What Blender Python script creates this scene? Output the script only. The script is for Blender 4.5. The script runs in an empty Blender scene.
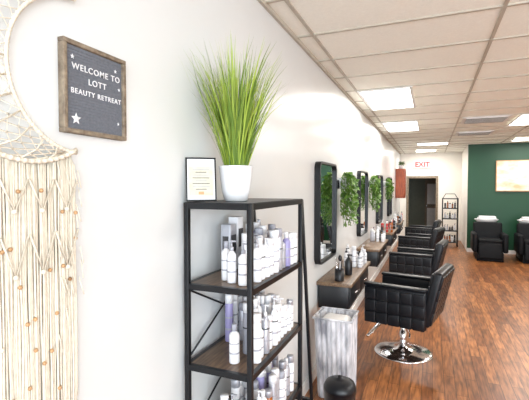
import bpy, bmesh, math, random
from mathutils import Matrix, Vector, Euler
random.seed(7)
scene = bpy.context.scene
scene.view_settings.view_transform = 'Standard'
scene.view_settings.exposure = 0.3

# ---------------------------------------------------------------- materials
def srgb(r, g, b):
    f = lambda c: (c/12.92 if c <= 0.04045 else ((c+0.055)/1.055)**2.4)
    return (f(r/255), f(g/255), f(b/255), 1)

def mat(name, rgb, rough=0.5, metal=0.0, var=0.06, scale=12, bump=0.0, spec=0.5, emit=0, stretch=None, rgb2=None, coat=0):
    m = bpy.data.materials.new(name); m.use_nodes = True
    nt = m.node_tree; N = nt.nodes; L = nt.links
    p = N['Principled BSDF']
    c = srgb(*rgb)
    tc = N.new('ShaderNodeTexCoord'); mp = N.new('ShaderNodeMapping')
    if stretch: mp.inputs['Scale'].default_value = stretch
    no = N.new('ShaderNodeTexNoise'); no.inputs['Scale'].default_value = scale; no.inputs['Detail'].default_value = 4
    L.new(tc.outputs['Object'], mp.inputs['Vector']); L.new(mp.outputs['Vector'], no.inputs['Vector'])
    cr = N.new('ShaderNodeValToRGB')
    cr.color_ramp.elements[0].position = 0.3; cr.color_ramp.elements[1].position = 0.7
    if rgb2:
        c2 = srgb(*rgb2)
        cr.color_ramp.elements[0].color = c; cr.color_ramp.elements[1].color = c2
    else:
        cr.color_ramp.elements[0].color = tuple(x*(1-var) for x in c[:3])+(1,)
        cr.color_ramp.elements[1].color = tuple(min(1, x*(1+var)) for x in c[:3])+(1,)
    L.new(no.outputs['Fac'], cr.inputs['Fac']); L.new(cr.outputs['Color'], p.inputs['Base Color'])
    p.inputs['Roughness'].default_value = rough; p.inputs['Metallic'].default_value = metal
    p.inputs['Specular IOR Level'].default_value = spec
    if coat: p.inputs['Coat Weight'].default_value = coat
    if bump:
        b = N.new('ShaderNodeBump'); b.inputs['Strength'].default_value = bump; b.inputs['Distance'].default_value = 0.01
        L.new(no.outputs['Fac'], b.inputs['Height']); L.new(b.outputs['Normal'], p.inputs['Normal'])
    if emit:
        p.inputs['Emission Color'].default_value = c; p.inputs['Emission Strength'].default_value = emit
    return m

M = {}
M['wall'] = mat('white_wall_paint', (219,222,222), 0.26, var=0.012, scale=3, bump=0.02)
M['wallfar'] = mat('cream_wall_paint', (234,230,222), 0.5, var=0.015, scale=3)
M['green'] = mat('green_wall_paint', (5,64,38), 0.5, var=0.05, scale=2)
M['ceil'] = mat('ceiling_tile', (248,249,240), 0.9, var=0.03, scale=60, bump=0.1)
M['grid'] = mat('ceiling_grid_metal', (186,180,166), 0.5)
M['trim'] = mat('white_trim', (228,228,226), 0.4)
M['black'] = mat('black_metal', (18,20,24), 0.4, metal=0.3)
M['blackpl'] = mat('black_laminate', (22,24,28), 0.38)
M['leather'] = mat('black_leather', (14,17,23), 0.38, var=0.2, scale=80, bump=0.05, spec=.4)
M['matleather'] = mat('black_shampoo_chair_vinyl', (12,14,18), 0.6, var=0.2, scale=80, spec=.2)
M['chrome'] = mat('chrome', (225,225,228), 0.12, metal=1.0, var=0.01)
M['mirror'] = mat('mirror_glass', (235,240,240), 0.02, metal=1.0, var=0.0)
M['wood'] = mat('rustic_wood', (80,60,44), 0.38, rgb2=(132,106,80), scale=9, stretch=(9,1,9))
M['woodfr'] = mat('weathered_wood_frame', (98,84,70), 0.6, rgb2=(150,136,116), scale=14, stretch=(3,3,3), bump=0.2)
M['redwood'] = mat('reddish_wood', (120,50,22), 0.4, rgb2=(160,76,36), scale=6, stretch=(6,6,1))
M['felt'] = mat('grey_letterboard_felt', (108,112,120), 0.9, var=0.12, scale=120)
M['white'] = mat('white_plastic', (230,231,234), 0.3, var=0.01)
M['ceram'] = mat('white_ceramic', (230,231,233), 0.2, var=0.02)
M['silver'] = mat('silver_plastic', (180,182,190), 0.3, metal=0.4)
M['lav'] = mat('lavender_plastic', (150,144,188), 0.35)
M['grey'] = mat('grey_label', (160,162,172), 0.5)
M['rope'] = mat('cream_cotton_cord', (222,214,198), 0.95, var=0.10, scale=60, spec=.1)
M['bead'] = mat('wood_bead', (186,146,104), 0.5, var=0.2)
M['g1'] = mat('grass_green', (132,160,46), 0.5, rgb2=(170,190,80), scale=9)
M['g2'] = mat('grass_dark_green', (72,102,30), 0.5, rgb2=(114,142,46), scale=9)
M['ivy'] = mat('ivy_leaf', (52,98,32), 0.5, rgb2=(118,154,62), scale=14)
M['soil'] = mat('soil', (52,40,30), 0.9, var=0.3, scale=60)
M['paper'] = mat('certificate_paper', (202,198,180), 0.6, var=.12, scale=40)
M['ink'] = mat('ink', (62,62,64), 0.6)
M['red'] = mat('red_plastic', (180,40,34), 0.4)
M['exitred'] = mat('exit_letter_red', (225,36,26), 0.4, emit=0.2)
M['marble'] = mat('whitewashed_metal', (136,138,146), 0.45, rgb2=(230,230,234), scale=6, stretch=(3,3,1), bump=0.1)
M['art'] = mat('abstract_canvas', (190,172,134), 0.7, rgb2=(240,239,236), scale=3, stretch=(1,1,2))
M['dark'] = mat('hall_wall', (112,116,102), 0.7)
M['amber'] = mat('amber_plastic', (150,86,40), 0.25)
M['teal'] = mat('teal_plastic', (40,110,105), 0.35)
M['glow'] = mat('light_diffuser', (255,252,245), 0.5, var=0.0, emit=5.0)

def floor_mat():
    m = bpy.data.materials.new('wood_plank_floor'); m.use_nodes = True
    nt = m.node_tree; N = nt.nodes; L = nt.links; p = N['Principled BSDF']
    tc = N.new('ShaderNodeTexCoord'); mp = N.new('ShaderNodeMapping')
    mp.inputs['Rotation'].default_value = (0, 0, math.radians(90))
    L.new(tc.outputs['Object'], mp.inputs['Vector'])
    br = N.new('ShaderNodeTexBrick')
    br.inputs['Scale'].default_value = 1.0
    br.inputs['Brick Width'].default_value = 0.9; br.inputs['Row Height'].default_value = 0.09
    br.inputs['Mortar Size'].default_value = 0.002; br.inputs['Mortar Smooth'].default_value = 0.2
    br.offset = 0.37; br.inputs['Bias'].default_value = 0
    br.inputs['Color1'].default_value = srgb(124,76,44); br.inputs['Color2'].default_value = srgb(172,114,68)
    br.inputs['Mortar'].default_value = srgb(56,34,22)
    L.new(mp.outputs['Vector'], br.inputs['Vector'])
    mp2 = N.new('ShaderNodeMapping'); mp2.inputs['Scale'].default_value = (14, 1.6, 1)
    L.new(tc.outputs['Object'], mp2.inputs['Vector'])
    no = N.new('ShaderNodeTexNoise'); no.inputs['Scale'].default_value = 3; no.inputs['Detail'].default_value = 6
    L.new(mp2.outputs['Vector'], no.inputs['Vector'])
    cr = N.new('ShaderNodeValToRGB'); cr.color_ramp.elements[0].position = .32; cr.color_ramp.elements[1].position = .68
    cr.color_ramp.elements[0].color = (.42,.38,.34,1); cr.color_ramp.elements[1].color = (1.25,1.2,1.12,1)
    L.new(no.outputs['Fac'], cr.inputs['Fac'])
    mx = N.new('ShaderNodeMix'); mx.data_type = 'RGBA'; mx.blend_type = 'MULTIPLY'; mx.inputs[0].default_value = 1
    L.new(br.outputs['Color'], mx.inputs[6]); L.new(cr.outputs['Color'], mx.inputs[7])
    L.new(mx.outputs[2], p.inputs['Base Color'])
    p.inputs['Roughness'].default_value = 0.34
    return m
M['floor'] = floor_mat()

# ---------------------------------------------------------------- mesh builder
class B:
    def __init__(s): s.v=[]; s.f=[]; s.m=[]; s.sm=[]; s.mats=[]
    def mi(s, k):
        if k not in s.mats: s.mats.append(k)
        return s.mats.index(k)
    def add(s, vs, fs, k, smooth=False, T=None):
        o=len(s.v); i=s.mi(k)
        for v in vs:
            v=Vector(v)
            s.v.append(tuple(T@v) if T else tuple(v))
        for f in fs:
            s.f.append([o+a for a in f]); s.m.append(i); s.sm.append(smooth)
    def box(s, c, d, k, bev=0, rot=None, T=None, seg=2):
        bm=bmesh.new(); bmesh.ops.create_cube(bm, size=1)
        bmesh.ops.scale(bm, vec=d, verts=bm.verts)
        if bev: bmesh.ops.bevel(bm, geom=bm.edges[:], offset=min(bev,min(d)*.49), segments=seg, affect='EDGES', profile=.5)
        R=Matrix.Translation(c)@(Euler(rot).to_matrix().to_4x4() if rot else Matrix())
        if T: R=T@R
        bm.verts.index_update()
        s.add([v.co.copy() for v in bm.verts],[[v.index for v in f.verts] for f in bm.faces],k,bool(bev),R); bm.free()
    def b2(s, a, b, k, bev=0):
        s.box([(a[i]+b[i])/2 for i in range(3)],[b[i]-a[i] for i in range(3)],k,bev)
    def lathe(s, prof, o, k, seg=24, T=None, cap=True, sx=1, sy=1):
        vs=[];fs=[]
        for r,z in prof:
            for j in range(seg):
                a=2*math.pi*j/seg; vs.append((o[0]+r*sx*math.cos(a),o[1]+r*sy*math.sin(a),o[2]+z))
        for i in range(len(prof)-1):
            for j in range(seg):
                a=i*seg+j;b=i*seg+(j+1)%seg; fs.append([a,b,b+seg,a+seg])
        if cap:
            fs.append(list(range(seg))[::-1]); fs.append([(len(prof)-1)*seg+j for j in range(seg)])
        s.add(vs,fs,k,True,T)
    def tube(s, pts, r, k, seg=6, closed=False, T=None):
        pts=[Vector(p) for p in pts]; n=len(pts); vs=[];fs=[]
        up=None
        for i,p in enumerate(pts):
            if closed: t=pts[(i+1)%n]-pts[i-1]
            else: t=pts[min(i+1,n-1)]-pts[max(i-1,0)]
            t.normalize()
            if up is None: up=Vector((0,0,1)) if abs(t.z)<.9 else Vector((1,0,0))
            u=(up-t*up.dot(t))
            if u.length<1e-4: u=t.orthogonal()
            u.normalize(); w=t.cross(u); up=u
            for j in range(seg):
                a=2*math.pi*j/seg; vs.append(p+u*r*math.cos(a)+w*r*math.sin(a))
        for i in range(n if closed else n-1):
            for j in range(seg):
                a=i*seg+j; b=i*seg+(j+1)%seg; c=((i+1)%n)*seg
                fs.append([a,b,c+(j+1)%seg,c+j])
        if not closed:
            fs.append(list(range(seg))[::-1]); fs.append([(n-1)*seg+j for j in range(seg)])
        s.add(vs,fs,k,True,T)
    def ball(s, c, r, k, seg=10, sc=(1,1,1)):
        prof=[(max(.0005,math.sin(math.pi*i/8)),-math.cos(math.pi*i/8)) for i in range(9)]
        T=Matrix.Translation(c)@Matrix.Diagonal((r*sc[0],r*sc[1],r*sc[2],1))
        s.lathe(prof,(0,0,0),k,seg,T)
    def leaf(s, p, d, n, L, w, k):
        d=Vector(d).normalized(); n=Vector(n); side=d.cross(n)
        if side.length<1e-3: side=d.orthogonal()
        side.normalize(); nn=side.cross(d); p=Vector(p)
        vs=[p, p+d*L*.35+side*w/2+nn*w*.15, p+d*L*.3, p+d*L*.35-side*w/2+nn*w*.15, p+d*L]
        s.add(vs,[[0,1,2],[0,2,3],[2,1,4],[3,2,4]],k,True)
    def obj(s, name, loc=(0,0,0), rz=0):
        me=bpy.data.meshes.new(name); me.from_pydata(s.v,[],s.f)
        for k in s.mats: me.materials.append(M[k])
        me.polygons.foreach_set('material_index',s.m); me.polygons.foreach_set('use_smooth',s.sm)
        me.update()
        bm=bmesh.new(); bm.from_mesh(me); bmesh.ops.recalc_face_normals(bm,faces=bm.faces); bm.to_mesh(me); bm.free()
        o=bpy.data.objects.new(name,me); scene.collection.objects.link(o)
        o.location=loc; o.rotation_euler=(0,0,rz); return o

def text(s, size, loc, rot, k, name, parent=None, align='LEFT', ext=0.001, off=0, sp=1):
    cu=bpy.data.curves.new(name,'FONT'); cu.body=s; cu.size=size; cu.extrude=ext; cu.align_x=align; cu.offset=off; cu.space_character=sp
    o=bpy.data.objects.new(name,cu); scene.collection.objects.link(o)
    bpy.context.view_layer.update()
    me=bpy.data.meshes.new_from_object(o.evaluated_get(bpy.context.evaluated_depsgraph_get()))
    bpy.data.objects.remove(o)
    o=bpy.data.objects.new(name,me); scene.collection.objects.link(o)
    me.materials.clear(); me.materials.append(M[k]); o.location=loc; o.rotation_euler=rot
    if parent: o.parent=parent
    return o

H=2.84; XR=6.0; YF=-2.6; YG=11.8; YB=14.2; YH=17.0
def wallbox(name,a,b,k):
    q=B(); q.b2(a,b,k); return q.obj(name)
wallbox('floor',(-.1,YF-.1,-.1),(XR+.1,YH,0),'floor')
wallbox('ceiling',(-.1,YF-.1,H),(XR+.1,YH,H+.1),'ceil')
wallbox('wall_left',(-.1,YF-.1,0),(0,YH,H),'wall')
wallbox('wall_right',(XR,YF-.1,0),(XR+.1,YG+.1,H),'wallfar')
wallbox('wall_green',(1.86,YG,0),(XR,YG+.1,H),'green')
wallbox('wall_return',(1.86,YG+.1,0),(1.96,YB+.1,H),'wallfar')
q=B(); q.b2((0,YB,0),(.24,YB+.1,H),'wallfar'); q.b2((1.14,YB,0),(1.86,YB+.1,H),'wallfar'); q.b2((.24,YB,2.04),(1.14,YB+.1,H),'wallfar'); q.obj('wall_back')
q=B(); q.b2((.2,YB-.02,0),(.27,YB+.12,2.08),'woodfr'); q.b2((1.11,YB-.02,0),(1.18,YB+.12,2.08),'woodfr'); q.b2((.27,YB-.02,2.01),(1.11,YB+.12,2.08),'woodfr'); q.obj('trim_1')
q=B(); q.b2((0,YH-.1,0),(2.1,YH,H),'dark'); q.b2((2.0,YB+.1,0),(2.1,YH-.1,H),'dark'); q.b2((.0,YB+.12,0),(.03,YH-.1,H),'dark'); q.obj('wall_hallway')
q=B(); q.b2((.75,YH-.14,0),(1.5,YH-.1,2.0),'woodfr'); q.b2((.83,YH-.15,.15),(1.42,YH-.14,.9),'trim'); q.b2((.83,YH-.15,1.05),(1.42,YH-.14,1.85),'trim'); q.ball((.82,YH-.17,1.0),.03,'chrome'); q.obj('door_1')
q=B(); q.b2((0,YF-.1,0),(XR,YF,.35),'wall'); q.b2((0,YF-.1,2.6),(XR,YF,H),'wall')
for x in (0,1.95,3.95,5.8): q.b2((x,YF-.1,.35),(x+.2,YF,2.6),'wall')
q.obj('wall_front')
for i,(a,b) in enumerate(((.2,1.95),(2.15,3.95),(4.15,5.8))):
    q=B()
    for (c,d) in (((a,.35),(b,.41)),((a,2.54),(b,2.6)),((a,.41),(a+.06,2.54)),((b-.06,.41),(b,2.54))):
        q.b2((c[0],YF-.09,c[1]),(d[0],YF-.02,d[1]),'black')
    q.obj('window_%d'%(i+1))
for n,a,b in (('baseboard_left',(0,YF,0),(.015,YB,.1)),('baseboard_green',(1.86,YG-.015,0),(XR,YG,.1)),('baseboard_back',(1.18,YB-.015,0),(1.86,YB,.1))):
    wallbox(n,a,b,'trim')

# ceiling grid
q=B()
for x in (.14,1.36,2.58,3.8,5.02): q.b2((x-.012,YF,H-.008),(x+.012,YB,H),'grid')
yy=4.7-.61*11
while yy<YB:
    q.b2((0,yy-.012,H-.009),(XR,yy+.012,H),'grid'); yy+=.61
q.b2((.0,YF,H-.03),(.02,YB,H),'grid')
q.obj('ceiling_grid')
def light(x0,y0,x1,y1,pw):
    q=B()
    for a,b in (((x0,y0),(x1,y0+.03)),((x0,y1-.03),(x1,y1)),((x0,y0+.03),(x0+.03,y1-.03)),((x1-.03,y0+.03),(x1,y1-.03))):
        q.b2((a[0],a[1],H-.022),(b[0],b[1],H-.009),'trim')
    q.b2((x0+.03,y0+.03,H-.018),(x1-.03,y1-.03,H-.010),'glow')
    q.obj('ceiling_light')
    l=bpy.data.lights.new('ceiling_lamp','AREA'); l.shape='RECTANGLE'; l.size=x1-x0-.1; l.size_y=y1-y0-.1; l.energy=pw; l.color=(1,.965,.92)
    o=bpy.data.objects.new('ceiling_lamp',l); o.location=((x0+x1)/2,(y0+y1)/2,H-.03); scene.collection.objects.link(o)
light(.15,4.7,.75,5.92,20); light(.15,7.14,.75,8.36,20); light(.6,10.8,1.36,11.4,28)
light(2.2,7.14,2.81,8.36,36); light(2.7,10.6,3.8,11.2,30); light(3.2,2.3,3.8,3.5,42); light(3.2,4.8,3.8,6.0,42)
light(.5,12.9,1.1,13.5,24)
def vent(x0,y0,x1,y1):
    q=B()
    q.b2((x0,y0,H-.02),(x1,y1,H-.009),'trim')
    n=10
    for i in range(n):
        yy=y0+.05+(y1-y0-.1)*i/(n-1)
        q.box(((x0+x1)/2,yy,H-.026),(x1-x0-.1,.024,.012),'ink' if i%2 else 'trim')
    q.obj('air_vent')
vent(1.42,7.14,2.1,7.75); vent(1.42,8.97,2.1,9.5)

# ---------------------------------------------------------------- macrame moon wall hanging
q=B()
c1=(.70,2.04);r1=.255;c2=(.855,2.03);r2=.215; X=.024
def arc(c,r,a0,a1,n): return [(X,c[0]+r*math.cos(a0+(a1-a0)*i/n),c[1]+r*math.sin(a0+(a1-a0)*i/n)) for i in range(n+1)]
t1=math.atan2(.2145,.138); t2=math.atan2(.2145,-.017)
A1=arc(c1,r1,t1,2*math.pi-t1,60); A2=arc(c2,r2,t2,2*math.pi-t2,60)
q.tube(A1,.006,'rope',8); q.tube(A2,.0048,'rope',8)
for i in range(0,60): q.ball(A1[i],.0085,'rope',7,(1,1,.8))
for i in range(0,60): q.ball(A2[i],.0060,'rope',6)
def mixp(i,t):
    a=A2[i];b=A1[i]; return (X,a[1]+(b[1]-a[1])*t,a[2]+(b[2]-a[2])*t)
rows=4
for j in range(rows):
    for ph in (0,1):
        pts=[mixp(i,(j+((i//3+ph)%2))/rows) for i in range(6,58,3)]
        q.tube(pts,.0020,'rope',4)
        for p in pts: q.ball(p,.0034,'rope',6)
for i in range(30,56,4): q.tube([mixp(i,0),mixp(i+1,.5),mixp(i,1)],.0026,'rope',4)
n=165
for i in range(n):
    y=.45+.385*i/(n-1)+random.uniform(-.002,.002)
    dz=max(0,r1*r1-(y-c1[0])**2); zt=c1[1]-math.sqrt(dz)
    if y>.825: zt=1.80-(y-.825)*1.5
    end=1.0+.5*abs((y-.66))*1.2+random.uniform(-.05,.05)
    ph=random.uniform(0,6);am=random.uniform(.0005,.0025)
    xx=.008+random.random()*.012
    pts=[(xx,y+am*math.sin(ph+k*1.1),zt+(end-zt)*k/10) for k in range(11)]
    q.tube(pts,.0027,'rope',5)
    if i%9==0:
        for _ in range(2):
            p=pts[random.randint(1,9)]; q.ball((.024,p[1],p[2]),.0055,'bead' if random.random()<.8 else 'rope',8)
for s in range(5):
    y0=.465+s*.075
    for (za,zb) in ((1.74,1.66),(1.60,1.50)):
        q.tube([(.027,y0,za),(.027,y0+.036,zb),(.027,y0+.072,za)],.0030,'rope',5)
        q.ball((.027,y0+.036,zb),.007,'rope',7)
for s in range(26):
    yy=random.uniform(.76,.85); zz=1.80-random.random()*.8; q.tube([(.024,yy,zz),(.030,yy+random.uniform(-.004,.014),zz-.05)],.002,'rope',4)
q.tube([(.004,.838,2.25),(.004,.76,2.45)],.002,'rope',4); q.tube([(.004,.55,2.25),(.004,.76,2.45)],.002,'rope',4)
q.box((.011,.76,2.45),(.02,.01,.01),'chrome')
q.obj('macrame_moon_wall_hanging')

# ---------------------------------------------------------------- letter board
y0,y1,z0,z1=.80,1.042,1.872,2.132
q=B()
q.b2((.003,y0+.012,z0+.012),(.014,y1-.012,z1-.012),'felt')
for i in range(26):
    zz=z0+.022+(z1-z0-.044)*i/25; q.b2((.014,y0+.014,zz-.0022),(.0165,y1-.014,zz+.0012),'felt')
for a,b in (((y0,z0),(y1,z0+.013)),((y0,z1-.013),(y1,z1)),((y0,z0+.013),(y0+.013,z1-.013)),((y1-.013,z0+.013),(y1,z1-.013))):
    q.b2((0.001,a[0],a[1]),(.024,b[0],b[1]),'woodfr',.002)
def star(cy,cz,r):
    vs=[(.0205,cy,cz)]
    for i in range(10):
        a=math.pi/2+i*math.pi/5; rr=r if i%2==0 else r*.45
        vs.append((.0175,cy+rr*math.cos(a),cz+rr*math.sin(a)))
    q.add(vs,[[0,1+i,1+(i+1)%10] for i in range(10)],'white')
star(y0+.045,z0+.042,.018); star(y0+.20,z1-.045,.007); star(y0+.21,z0+.05,.006); star(y0+.215,z1-.10,.006); star(y0+.035,z1-.045,.008)
board=q.obj('letter_board_sign')
R=(math.radians(90),0,math.radians(90))
cy=(y0+y1)/2+.004
for i,(s,dz) in enumerate((('WELCOME TO',.078),('LOTT',.112),('BEAUTY RETREAT',.146))):
    text(s,.025 if i<2 else .021,(.018,cy,z1-dz),R,'white','letters_%d'%i,board,'CENTER',.0008,.0002,1.2)

# ---------------------------------------------------------------- shelving unit
SX0,SX1,SY0,SY1=.02,.325,1.37,2.03
tiers=[1.655,1.325,.99,.66,.33]
q=B()
pw=.021
for x in (SX0,SX1-pw):
    for y in (SY0,SY1-pw):
        q.b2((x,y,0),(x+pw,y+pw,1.657),'black',.002)
for z in tiers:
    q.b2((SX0+pw*.5,SY0+.006,z-.016),(SX1-.006,SY1-.006,z-.001),'wood')
    q.b2((SX0,SY0+pw,z-.024),(SX0+.018,SY1-pw,z+.0),'black'); q.b2((SX1-.018,SY0+pw,z-.024),(SX1,SY1-pw,z+.0),'black')
    q.b2((SX0+pw,SY0,z-.024),(SX1-pw,SY0+.018,z+.0),'black'); q.b2((SX0+pw,SY1-.018,z-.024),(SX1-pw,SY1,z+.0),'black')
q.b2((SX0+.004,SY0+.004,1.652),(SX1-.004,SY1-.004,1.658),'black')
def bar(a,b,r=.0045): q.tube([a,b],r,'black',6)
for a,b in ((.97,.67),(1.30,1.0),(.65,.34)):
    bar((SX0+.006,SY0+.01,a),(SX0+.006,SY1-.01,b)); bar((SX0+.006,SY0+.01,b),(SX0+.006,SY1-.01,a))
for x in (SX0+.01,SX1-.01):
    q.box((x,SY1+.152,.83),(.016,.020,1.67),'black',.002,rot=(math.radians(10),0,0))
q.b2((SX0+.01,SY1+.20,.45),(SX1-.01,SY1+.22,.47),'black')
q.obj('shelving_unit')

def bottle(q,x,y,z,h,r,k,cap='white',kind=0,lab='grey'):
    if kind==0: prof=[(r*.93,0),(r,.004),(r,h*.70),(r*.8,h*.77),(r*.42,h*.80),(r*.42,h*.82)]; cp=[(r*.5,h*.82),(r*.5,h*.99),(r*.42,h)]
    elif kind==1: prof=[(r*.93,0),(r,.004),(r,h*.80),(r*.96,h*.81)]; cp=[(r*.98,h*.81),(r*.98,h*.98),(r*.9,h)]
    else: prof=[(r*.93,0),(r,.004),(r,h*.66),(r*.5,h*.74),(r*.35,h*.76)]; cp=[(r*.42,h*.76),(r*.42,h*.84),(r*.15,h*.85),(r*.15,h*.97),(r*.3,h*.975),(r*.3,h)]
    q.lathe(prof,(x,y,z),k,16); q.lathe(cp,(x,y,z),cap,14)
    if kind==2: q.box((x+r*.45,y,z+h*.985),(r*1.2,r*.3,.006),cap)
    q.lathe([(r*1.01,h*.25),(r*1.01,h*.29)],(x,y,z),lab,16,cap=False)
    q.lathe([(r*1.01,h*.5),(r*1.01,h*.53)],(x,y,z),'ink' if random.random()<.3 else lab,16,cap=False)
def tierset(z,rows,seed):
    random.seed(seed); q=B()
    for (x,ya,yb,st,hmin,hmax,pal) in rows:
        y=ya
        while y<=yb+1e-6:
            h=random.uniform(hmin,hmax); k=random.choice(pal); r=random.uniform(.018,.023)
            bottle(q,x+random.uniform(-.006,.006),y,z,h,r,k,random.choice(['white','white','white','silver','grey']),random.choice([0,1,1,2]))
            y+=st
    return q.obj('hair_product_bottles')
W=['white']; WM=['white']*6+['silver','lav']
LV=['lav','white','white','silver']
z=1.3255
tierset(z,[(.15,1.49,1.49,.06,.165,.165,W),(.20,1.455,1.455,.06,.17,.175,W),(.255,1.435,1.435,.06,.16,.17,W),(.215,1.54,1.54,.05,.19,.2,W),
   (.283,1.51,1.72,.05,.14,.2,W),(.283,1.77,1.87,.05,.17,.2,['lav','lav','silver']),(.283,1.92,1.97,.05,.14,.17,W),(.20,1.66,1.94,.056,.18,.22,WM),(.13,1.78,1.95,.06,.2,.24,LV)],3)
z=.9905
tierset(z,[(.20,1.46,1.46,.06,.15,.17,W),(.283,1.50,1.80,.05,.15,.22,WM),(.283,1.85,1.98,.05,.13,.2,W),(.22,1.57,1.94,.053,.17,.23,['white','white','grey','white']),(.13,1.70,1.94,.055,.17,.22,LV),(.07,1.66,1.95,.055,.19,.24,WM)],5)
z=.6605
tierset(z,[(.15,1.47,1.47,.06,.17,.2,W),(.205,1.45,1.45,.06,.19,.2,W),(.283,1.44,1.97,.05,.13,.2,['white','white','white','silver','amber']),(.21,1.60,1.94,.052,.16,.21,WM),(.14,1.60,1.94,.052,.16,.21,WM)],8)
tierset(.3305,[(.28,1.46,1.96,.06,.14,.2,WM),(.18,1.5,1.94,.06,.16,.2,WM)],9)
q=B()
for i,(y,h,k) in enumerate(((1.66,.22,'silver'),(1.735,.25,'white'),)):
    q.box((.075,y,1.326+h/2),(.05,.062,h),k,.002); q.box((.102,y,1.326+h*.6),(.002,.045,h*.35),'ink'); q.box((.075,y-.032,1.326+h*.6),(.03,.002,h*.3),'ink')
q.obj('boxed_hair_products')

# certificate frame
q=B()
w,h=.125,.185
T=Matrix.Translation((.080,1.412,1.6615))@Matrix.Rotation(math.radians(36),4,'Z')@Matrix.Rotation(math.radians(-12),4,'X')
fr=.006
for a,b in (((-w/2,0),(w/2,fr)),((-w/2,h-fr),(w/2,h)),((-w/2,fr),(-w/2+fr,h-fr)),((w/2-fr,fr),(w/2,h-fr))):
    q.box(((a[0]+b[0])/2,0,(a[1]+b[1])/2),(b[0]-a[0],.012,b[1]-a[1]),'black',.001,T=T)
q.box((0,.002,h/2),(w-.01,.006,h-.01),'white',T=T)
q.box((0,-.0015,h*.46),(w*.80,.001,h*.68),'paper',T=T)
for i in range(8):
    q.box((0,-.0022,.05+i*.012),(w*(.56 if i%3 else .36),.001,.0024),'grey' if i%2 else 'ink',T=T)
q.box((0,-.0022,.034),(.022,.001,.012),'bead',T=T)
q.box((0,.03,.066),(.03,.004,.118),'black',rot=(math.radians(24),0,0),T=T)
q.obj('framed_certificate')

# potted grass
random.seed(11)
q=B(); PX,PY,PZ=.172,1.545,1.6585
q.lathe([(.042,0),(.05,.004),(.062,.05),(.069,.1),(.072,.143),(.075,.148),(.072,.152),(.067,.150),(.064,.135),(.001,.135)],(PX,PY,PZ),'ceram',36)
q.lathe([(.064,.13),(.03,.138),(.001,.139)],(PX,PY,PZ),'soil',24,cap=False)
for i in range(680):
    a=random.uniform(0,2*math.pi); rr=.045*math.sqrt(random.random())
    b=Vector((PX+rr*math.cos(a),PY+rr*math.sin(a),PZ+.13))
    L=random.uniform(.3,.59) if random.random()<.8 else random.uniform(.12,.3)
    a+=random.uniform(-.6,.6); lean=random.uniform(.02,.55)*(rr/.045*.6+.4)
    droop=random.uniform(0,.28)
    w=random.uniform(.0035,.0065); k='g1' if random.random()<.6 else 'g2'
    vs=[];fs=[]; n=7
    side=Vector((-math.sin(a+random.uniform(-1.5,1.5)),math.cos(a),0)).normalized()
    for j in range(n+1):
        t=j/n; out=L*(lean*t*.72+droop*t**3*.8); up=L*(t-.25*lean*t*t-droop*.35*t**4)
        p=b+Vector((math.cos(a)*out,math.sin(a)*out,up)); ww=w*(1-t**3*.92)/2
        for sg in (-1,1):
            v=p+side*ww*sg
            if v.x<.04: v.x=.012+.028*math.exp((v.x-.04)/.06)
            vs.append(v)
    for j in range(n): fs.append([2*j,2*j+1,2*j+3,2*j+2])
    q.add(vs,fs,k,True)
q.obj('potted_ornamental_grass')

# ---------------------------------------------------------------- stations
def rrect(y0,y1,z0,z1,r,n=6):
    pts=[]
    for (cy,cz,a0) in ((y1-r,z1-r,0),(y0+r,z1-r,90),(y0+r,z0+r,180),(y1-r,z0+r,270)):
        for i in range(n+1):
            a=math.radians(a0+90*i/n); pts.append((cy+r*math.cos(a),cz+r*math.sin(a)))
    return pts
def mirror(y0,y1,z0=1.02,z1=1.95):
    q=B(); o=rrect(y0,y1,z0,z1,.07); i=rrect(y0+.02,y1-.02,z0+.02,z1-.02,.055); n=len(o)
    vs=[(.001,a,b) for a,b in o]+[(.055,a,b) for a,b in o]+[(.055,a,b) for a,b in i]+[(.03,a,b) for a,b in i]
    fs=[]
    for lay in range(3):
        for j in range(n): fs.append([lay*n+j,lay*n+(j+1)%n,(lay+1)*n+(j+1)%n,(lay+1)*n+j])
    q.add(vs,fs,'black')
    q.add([(.031,a,b) for a,b in i],[list(range(n))],'mirror')
    return q.obj('wall_mirror')
def station(y0,y1):
    q=B()
    q.b2((.002,y0,.83),(.32,y1,.862),'wood',.003)
    q.b2((.016,y0+.02,.62),(.29,y1-.02,.83),'blackpl',.003)
    n=2
    for i in range(n):
        a=y0+.04+(y1-y0-.08)*i/n; b=a+(y1-y0-.08)/n-.015
        q.b2((.29,a,.64),(.302,b,.815),'blackpl',.003); q.tube([(.314,(a+b)/2-.06,.73),(.314,(a+b)/2+.06,.73)],.005,'chrome')
        for s in (-.06,.06): q.tube([(.30,(a+b)/2+s,.73),(.314,(a+b)/2+s,.73)],.004,'chrome')
    q.obj('styling_station')
def clutter(y,seed,z=.8625,n=9,pal=('white','white','white','red','amber','teal','blackpl','silver')):
    random.seed(seed); q=B()
    for i in range(n):
        x=.11+.16*(i%3)/2+random.uniform(-.01,.01); yy=y+.085*(i//3)
        bottle(q,x,yy,z,random.uniform(.1,.24),random.uniform(.02,.03),random.choice(pal),random.choice(['white','white','blackpl','silver']),random.choice([0,1,2]))
    q.obj('styling_products')
SY=[3.5,5.6,7.7,9.8]
for i,y in enumerate(SY):
    mirror(y+.02 if i else 3.42,y+.74 if i else 4.10)
    station(y,y+1.2)
clutter(4.30,20,pal=('white','white','white','silver','white'),n=12); clutter(6.45,21,pal=('white','white','teal','silver','blackpl'))
clutter(8.55,22); clutter(10.65,23)
clutter(7.85,41,n=6); clutter(9.95,42,n=6)
q=B()
T=Matrix.Translation((.19,3.60,.8625))
q.lathe([(.04,0),(.042,.004),(.042,.11),(.038,.11),(.038,.01),(.001,.01)],(0,0,0),'blackpl',20,T=T)
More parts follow.
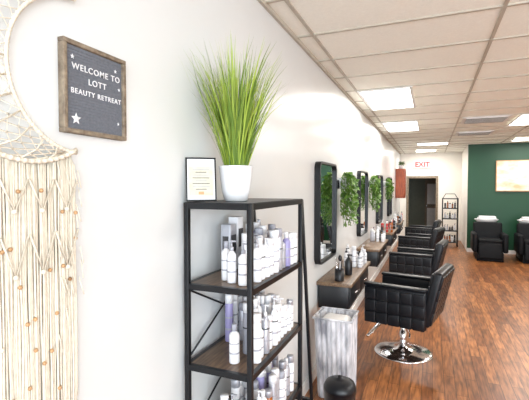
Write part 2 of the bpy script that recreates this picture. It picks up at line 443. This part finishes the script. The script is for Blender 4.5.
q.tube([(.0,.01,.012),(.0,.03,.2)],.006,'silver',8,T=T); q.tube([(.01,-.01,.012),(.03,-.03,.19)],.005,'blackpl',8,T=T); q.tube([(-.015,0,.012),(-.03,0,.21)],.006,'chrome',8,T=T)
q.ball((.19,3.63,1.065),.018,'blackpl',10,(1,1,1.7))
q.obj('brush_holder')
q=B()
T=Matrix.Translation((.22,3.88,.8625))
q.lathe([(.03,0),(.036,.01),(.036,.13),(.02,.16),(.012,.17)],(0,0,0),'blackpl',16,T=T); q.tube([(0,0,.165),(0,0,.19)],.008,'blackpl',8,T=T); q.box((.012,0,.195),(.05,.014,.014),'blackpl',.003,T=T)
q.obj('spray_bottle')
def ivy(y0,y1,zt,drop,seed):
    random.seed(seed); q=B(); yc=(y0+y1)/2
    q.lathe([(.04,0),(.055,.02),(.068,.1),(.07,.12),(.06,.12),(.001,.11)],(.08,yc,zt-.1),'ceram',20)
    q.box((.012,yc,zt-.05),(.02,.04,.1),'black')
    for s in range(34):
        yy=random.uniform(y0,y1)
        L=drop*random.uniform(.35,1)
        xo=.05+random.uniform(0,.14)
        pts=[(.08,yc,zt),((.08+xo)/2,(yc+yy)/2,zt+.06),(xo,yy,zt-.02)]
        for k in range(1,7): pts.append((xo+random.uniform(-.01,.012),yy+random.uniform(-.02,.02),zt-.02-L*k/6))
        q.tube(pts,.002,'ivy',4)
        for k in range(1,len(pts)):
            for t in (0,.33,.66):
                p=Vector(pts[k-1]).lerp(Vector(pts[k]),t)
                d=Vector((random.uniform(-.2,1),random.uniform(-1,1),random.uniform(-.9,.3)))
                s2=random.uniform(.035,.06); p.x=max(p.x,.045)
                if p.x+d.normalized().x*s2<.02: d.x=abs(d.x)
                q.leaf(p,d,(1,random.uniform(-.5,.5),.5),s2,s2*.8,'ivy')
    q.obj('hanging_ivy_planter')
ivy(4.18,4.58,1.80,.52,1); ivy(6.42,6.88,1.82,.5,2); ivy(8.6,9.05,1.82,.42,3)

# ---------------------------------------------------------------- salon chairs
def salon_chair(x,y,rz,name='salon_chair'):
    q=B()
    q.lathe([(.29,0),(.29,.008),(.27,.018),(.15,.034),(.06,.05),(.045,.07),(.04,.075)],(0,0,0),'chrome',48)
    q.lathe([(.034,.05),(.034,.22),(.024,.225),(.024,.33),(.06,.335),(.07,.35)],(0,0,0),'chrome',24)
    q.tube([(.05,-.02,.3),(.12,-.2,.27),(.14,-.3,.27)],.008,'chrome',8)
    q.box((0,0,.36),(.4,.4,.03),'blackpl',.005)
    q.box((-.02,0,.44),(.54,.46,.14),'leather',.03,seg=3)
    q.box((-.04,0,.525),(.5,.44,.06),'leather',.025,seg=3)
    for sg in (-1,1):
        yc=sg*.275
        q.box((-.01,yc,.545),(.60,.07,.37),'leather',.02,seg=3)
        q.box((-.01,yc,.742),(.61,.085,.03),'leather',.014,seg=3)
        for i in range(5):
            for j in range(3):
                q.box((-.01-.235+.1175*i,yc+sg*.037,.415+.118*j),(.112,.022,.112),'leather',.010,seg=3)
    T=Matrix.Translation((.27,0,.40))@Matrix.Rotation(math.radians(13),4,'Y')
    q.box((0,0,.27),(.09,.60,.54),'leather',.025,T=T,seg=3)
    for s2 in (-1,1):
        for i in range(5):
            for j in range(4):
                q.box((s2*.045,-.232+.116*i,.085+.122*j),(.024,.112,.118),'leather',.010,T=T,seg=3)
    for yy in (-.16,.16): q.tube([(-.18,yy,.36),(-.29,yy,.2),(-.31,yy,.17)],.010,'chrome',8)
    q.tube([(-.31,-.2,.17),(-.31,.2,.17)],.014,'chrome',10)
    return q.obj(name,(x,y,0),rz)
salon_chair(.705,4.34,math.radians(-12)); salon_chair(.74,6.40,math.radians(-8)); salon_chair(.74,8.5,math.radians(-14)); salon_chair(.74,10.4,math.radians(-8))

def shampoo(x,y):
    q=B(); K='matleather'
    q.box((0,.1,.1),(.55,.8,.2),K,.01)
    q.box((0,.45,.40),(.5,.38,.74),K,.02)
    q.box((0,-.02,.38),(.5,.56,.16),K,.03,seg=3)
    q.box((0,-.06,.47),(.5,.5,.08),K,.03,seg=3)
    for sg in (-1,1):
        q.box((sg*.31,-.02,.42),(.11,.62,.44),K,.04,seg=3)
    q.box((0,.24,.64),(.62,.14,.46),K,.05,rot=(math.radians(-12),0,0),seg=3)
    q.box((0,-.32,.24),(.5,.08,.36),K,.03,rot=(math.radians(-8),0,0))
    T=Matrix.Translation((0,.5,.82))
    q.lathe([(.12,-.05),(.2,.02),(.25,.08),(.27,.10),(.25,.105),(.22,.08),(.16,.02),(.001,0)],(0,0,0),'ceram',32,T=T,sy=.95)
    q.tube([(0,.71,.88),(0,.71,.95),(0,.62,.96)],.012,'chrome',8)
    q.box((.0,.42,.945),(.40,.28,.04),'white',.018,seg=3); q.box((.01,.42,.985),(.36,.25,.04),'white',.018,seg=3)
    q.obj('shampoo_chair',(x,y,0),0)
shampoo(2.24,10.75); shampoo(3.16,10.75)

q=B(); q.b2((2.52,YG-.045,1.63),(3.95,YG-.004,2.38),'art')
for a,b in (((2.5,1.61),(3.97,1.63)),((2.5,2.38),(3.97,2.4)),((2.5,1.63),(2.52,2.38)),((3.95,1.63),(3.97,2.38))): q.b2((a[0],YG-.05,a[1]),(b[0],YG-.004,b[1]),'bead')
q.obj('abstract_painting')
q=B(); q.b2((.42,YB-.05,2.34),(.96,YB-.003,2.60),'white',.006); s=q.obj('exit_sign')
text('EXIT',.22,(.69,YB-.053,2.39),(math.radians(90),0,0),'exitred','exit_letters',s,'CENTER',.002,.006)
q=B(); q.b2((.002,12.2,1.4),(.26,12.7,2.25),'redwood',.004); q.b2((.26,12.23,1.43),(.272,12.67,2.22),'redwood',.003); q.b2((.02,12.19,1.44),(.24,12.2,2.21),'redwood'); q.ball((.282,12.3,1.8),.015,'chrome'); q.obj('wooden_wall_cabinet')
random.seed(5); q=B(); q.lathe([(.05,0),(.07,.1),(.075,.11),(.06,.11),(.001,.1)],(.13,12.4,2.252),'ceram',16)
for i in range(160):
    a=random.uniform(0,6.28); e=random.uniform(-.2,1.3); r=random.uniform(.04,.12)
    p=(max(.03,.13+r*math.cos(a)*math.cos(e)),12.4+r*math.sin(a)*math.cos(e),2.36+r*math.sin(e))
    q.leaf(p,(abs(math.cos(a)),math.sin(a),.3),(0,0,1),.06,.04,'ivy')
q.obj('potted_houseplant')
q=B()
for x in (-.2,.2):
    for y in (-.14,.14): q.tube([(x,y,0),(x,y,1.4)],.014,'black',8)
for z in (.12,.45,.8,1.1,1.38): q.box((0,0,z),(.42,.3,.025),'black')
q.tube([(-.2,0,1.38),(-.12,0,1.52),(.12,0,1.52),(.2,0,1.38)],.01,'black')
for z in (.133,.463,.813,1.113):
    random.seed(int(z*100))
    for i in range(5): bottle(q,-.13+.065*i,random.uniform(-.05,.05),z,random.uniform(.12,.22),.024,random.choice(['white','grey','blackpl','white','silver','amber']),'blackpl',random.choice([0,1,2]))
q.obj('stocked_display_rack',(1.48,12.75,0))

# ribbed whitewashed bin
q=B()
def ribring(x0,x1,y0,y1,z,n,amp):
    pts=[]
    def side(ax,ay,bx,by,nx,ny,m):
        for i in range(m*4):
            t=i/(m*4); o=amp*(0.5-0.5*math.cos(2*math.pi*t*m))
            pts.append((ax+(bx-ax)*t+nx*o,ay+(by-ay)*t+ny*o,z))
    side(x0,y0,x1,y0,0,-1,n); side(x1,y0,x1,y1,1,0,n); side(x1,y1,x0,y1,0,1,n); side(x0,y1,x0,y0,-1,0,n)
    return pts
rings=[(.13,.375,3.13,3.36,.004),(.125,.38,3.125,3.365,.04),(.10,.385,3.10,3.38,.66)]
vs=[];cnt=0
for (a,b,c,d,z) in rings:
    p=ribring(a,b,c,d,z,7,.012); cnt=len(p); vs+=p
vi=[(.2425+(a[0]-.2425)*.93,3.24+(a[1]-3.24)*.93,a[2]) for a in vs[2*cnt:3*cnt]]
vb=[(.2425+(a[0]-.2425)*.9,3.24+(a[1]-3.24)*.9,.03) for a in vs[0:cnt]]
allv=vs+vi+vb; fs=[]
for l in range(4):
    for j in range(cnt): fs.append([l*cnt+j,l*cnt+(j+1)%cnt,(l+1)*cnt+(j+1)%cnt,(l+1)*cnt+j])
fs.append([j for j in range(cnt)]); fs.append([4*cnt+j for j in range(cnt)])
q.add(allv,fs,'marble')
q.tube([(.088,3.088,.665),(.397,3.088,.665),(.397,3.392,.665),(.088,3.392,.665)],.009,'marble',8,closed=True)
q.box((.2425,3.24,.57),(.24,.22,.16),'trim',.05,seg=4)
q.obj('ribbed_storage_bin')
q=B()
q.lathe([(.08,0),(.085,.005),(.1,.42),(.103,.425)],(.43,2.50,0),'blackpl',32)
q.lathe([(.104,.42),(.104,.445),(.09,.475),(.05,.495),(.012,.5),(.012,.515),(.001,.518)],(.43,2.50,0),'leather',32)
q.obj('lidded_waste_bin')

# ---------------------------------------------------------------- lights
def area(name,loc,rot,sx,sy,e,col):
    l=bpy.data.lights.new(name,'AREA'); l.shape='RECTANGLE'; l.size=sx; l.size_y=sy; l.energy=e; l.color=col
    o=bpy.data.objects.new(name,l); o.location=loc; o.rotation_euler=rot; scene.collection.objects.link(o); return o
for i,(x,e) in enumerate(((1.07,66),(3.05,135),(4.98,160))):
    area('window_daylight',(x,YF-.15,1.5),(math.radians(90),0,0),1.75,2.1,e,(.84,.92,1.0))
w=bpy.data.worlds.new('World'); scene.world=w; w.use_nodes=True
bg=w.node_tree.nodes['Background']; bg.inputs['Color'].default_value=(.85,.92,1,1); bg.inputs['Strength'].default_value=1.2

cam=bpy.data.cameras.new('camera'); cam.lens=398/529*36; cam.sensor_width=36; cam.clip_start=.02
co=bpy.data.objects.new('camera',cam); scene.collection.objects.link(co)
co.location=(.95,0,1.72); co.rotation_euler=(math.radians(90-1.87),0,math.radians(22.64))
scene.camera=co
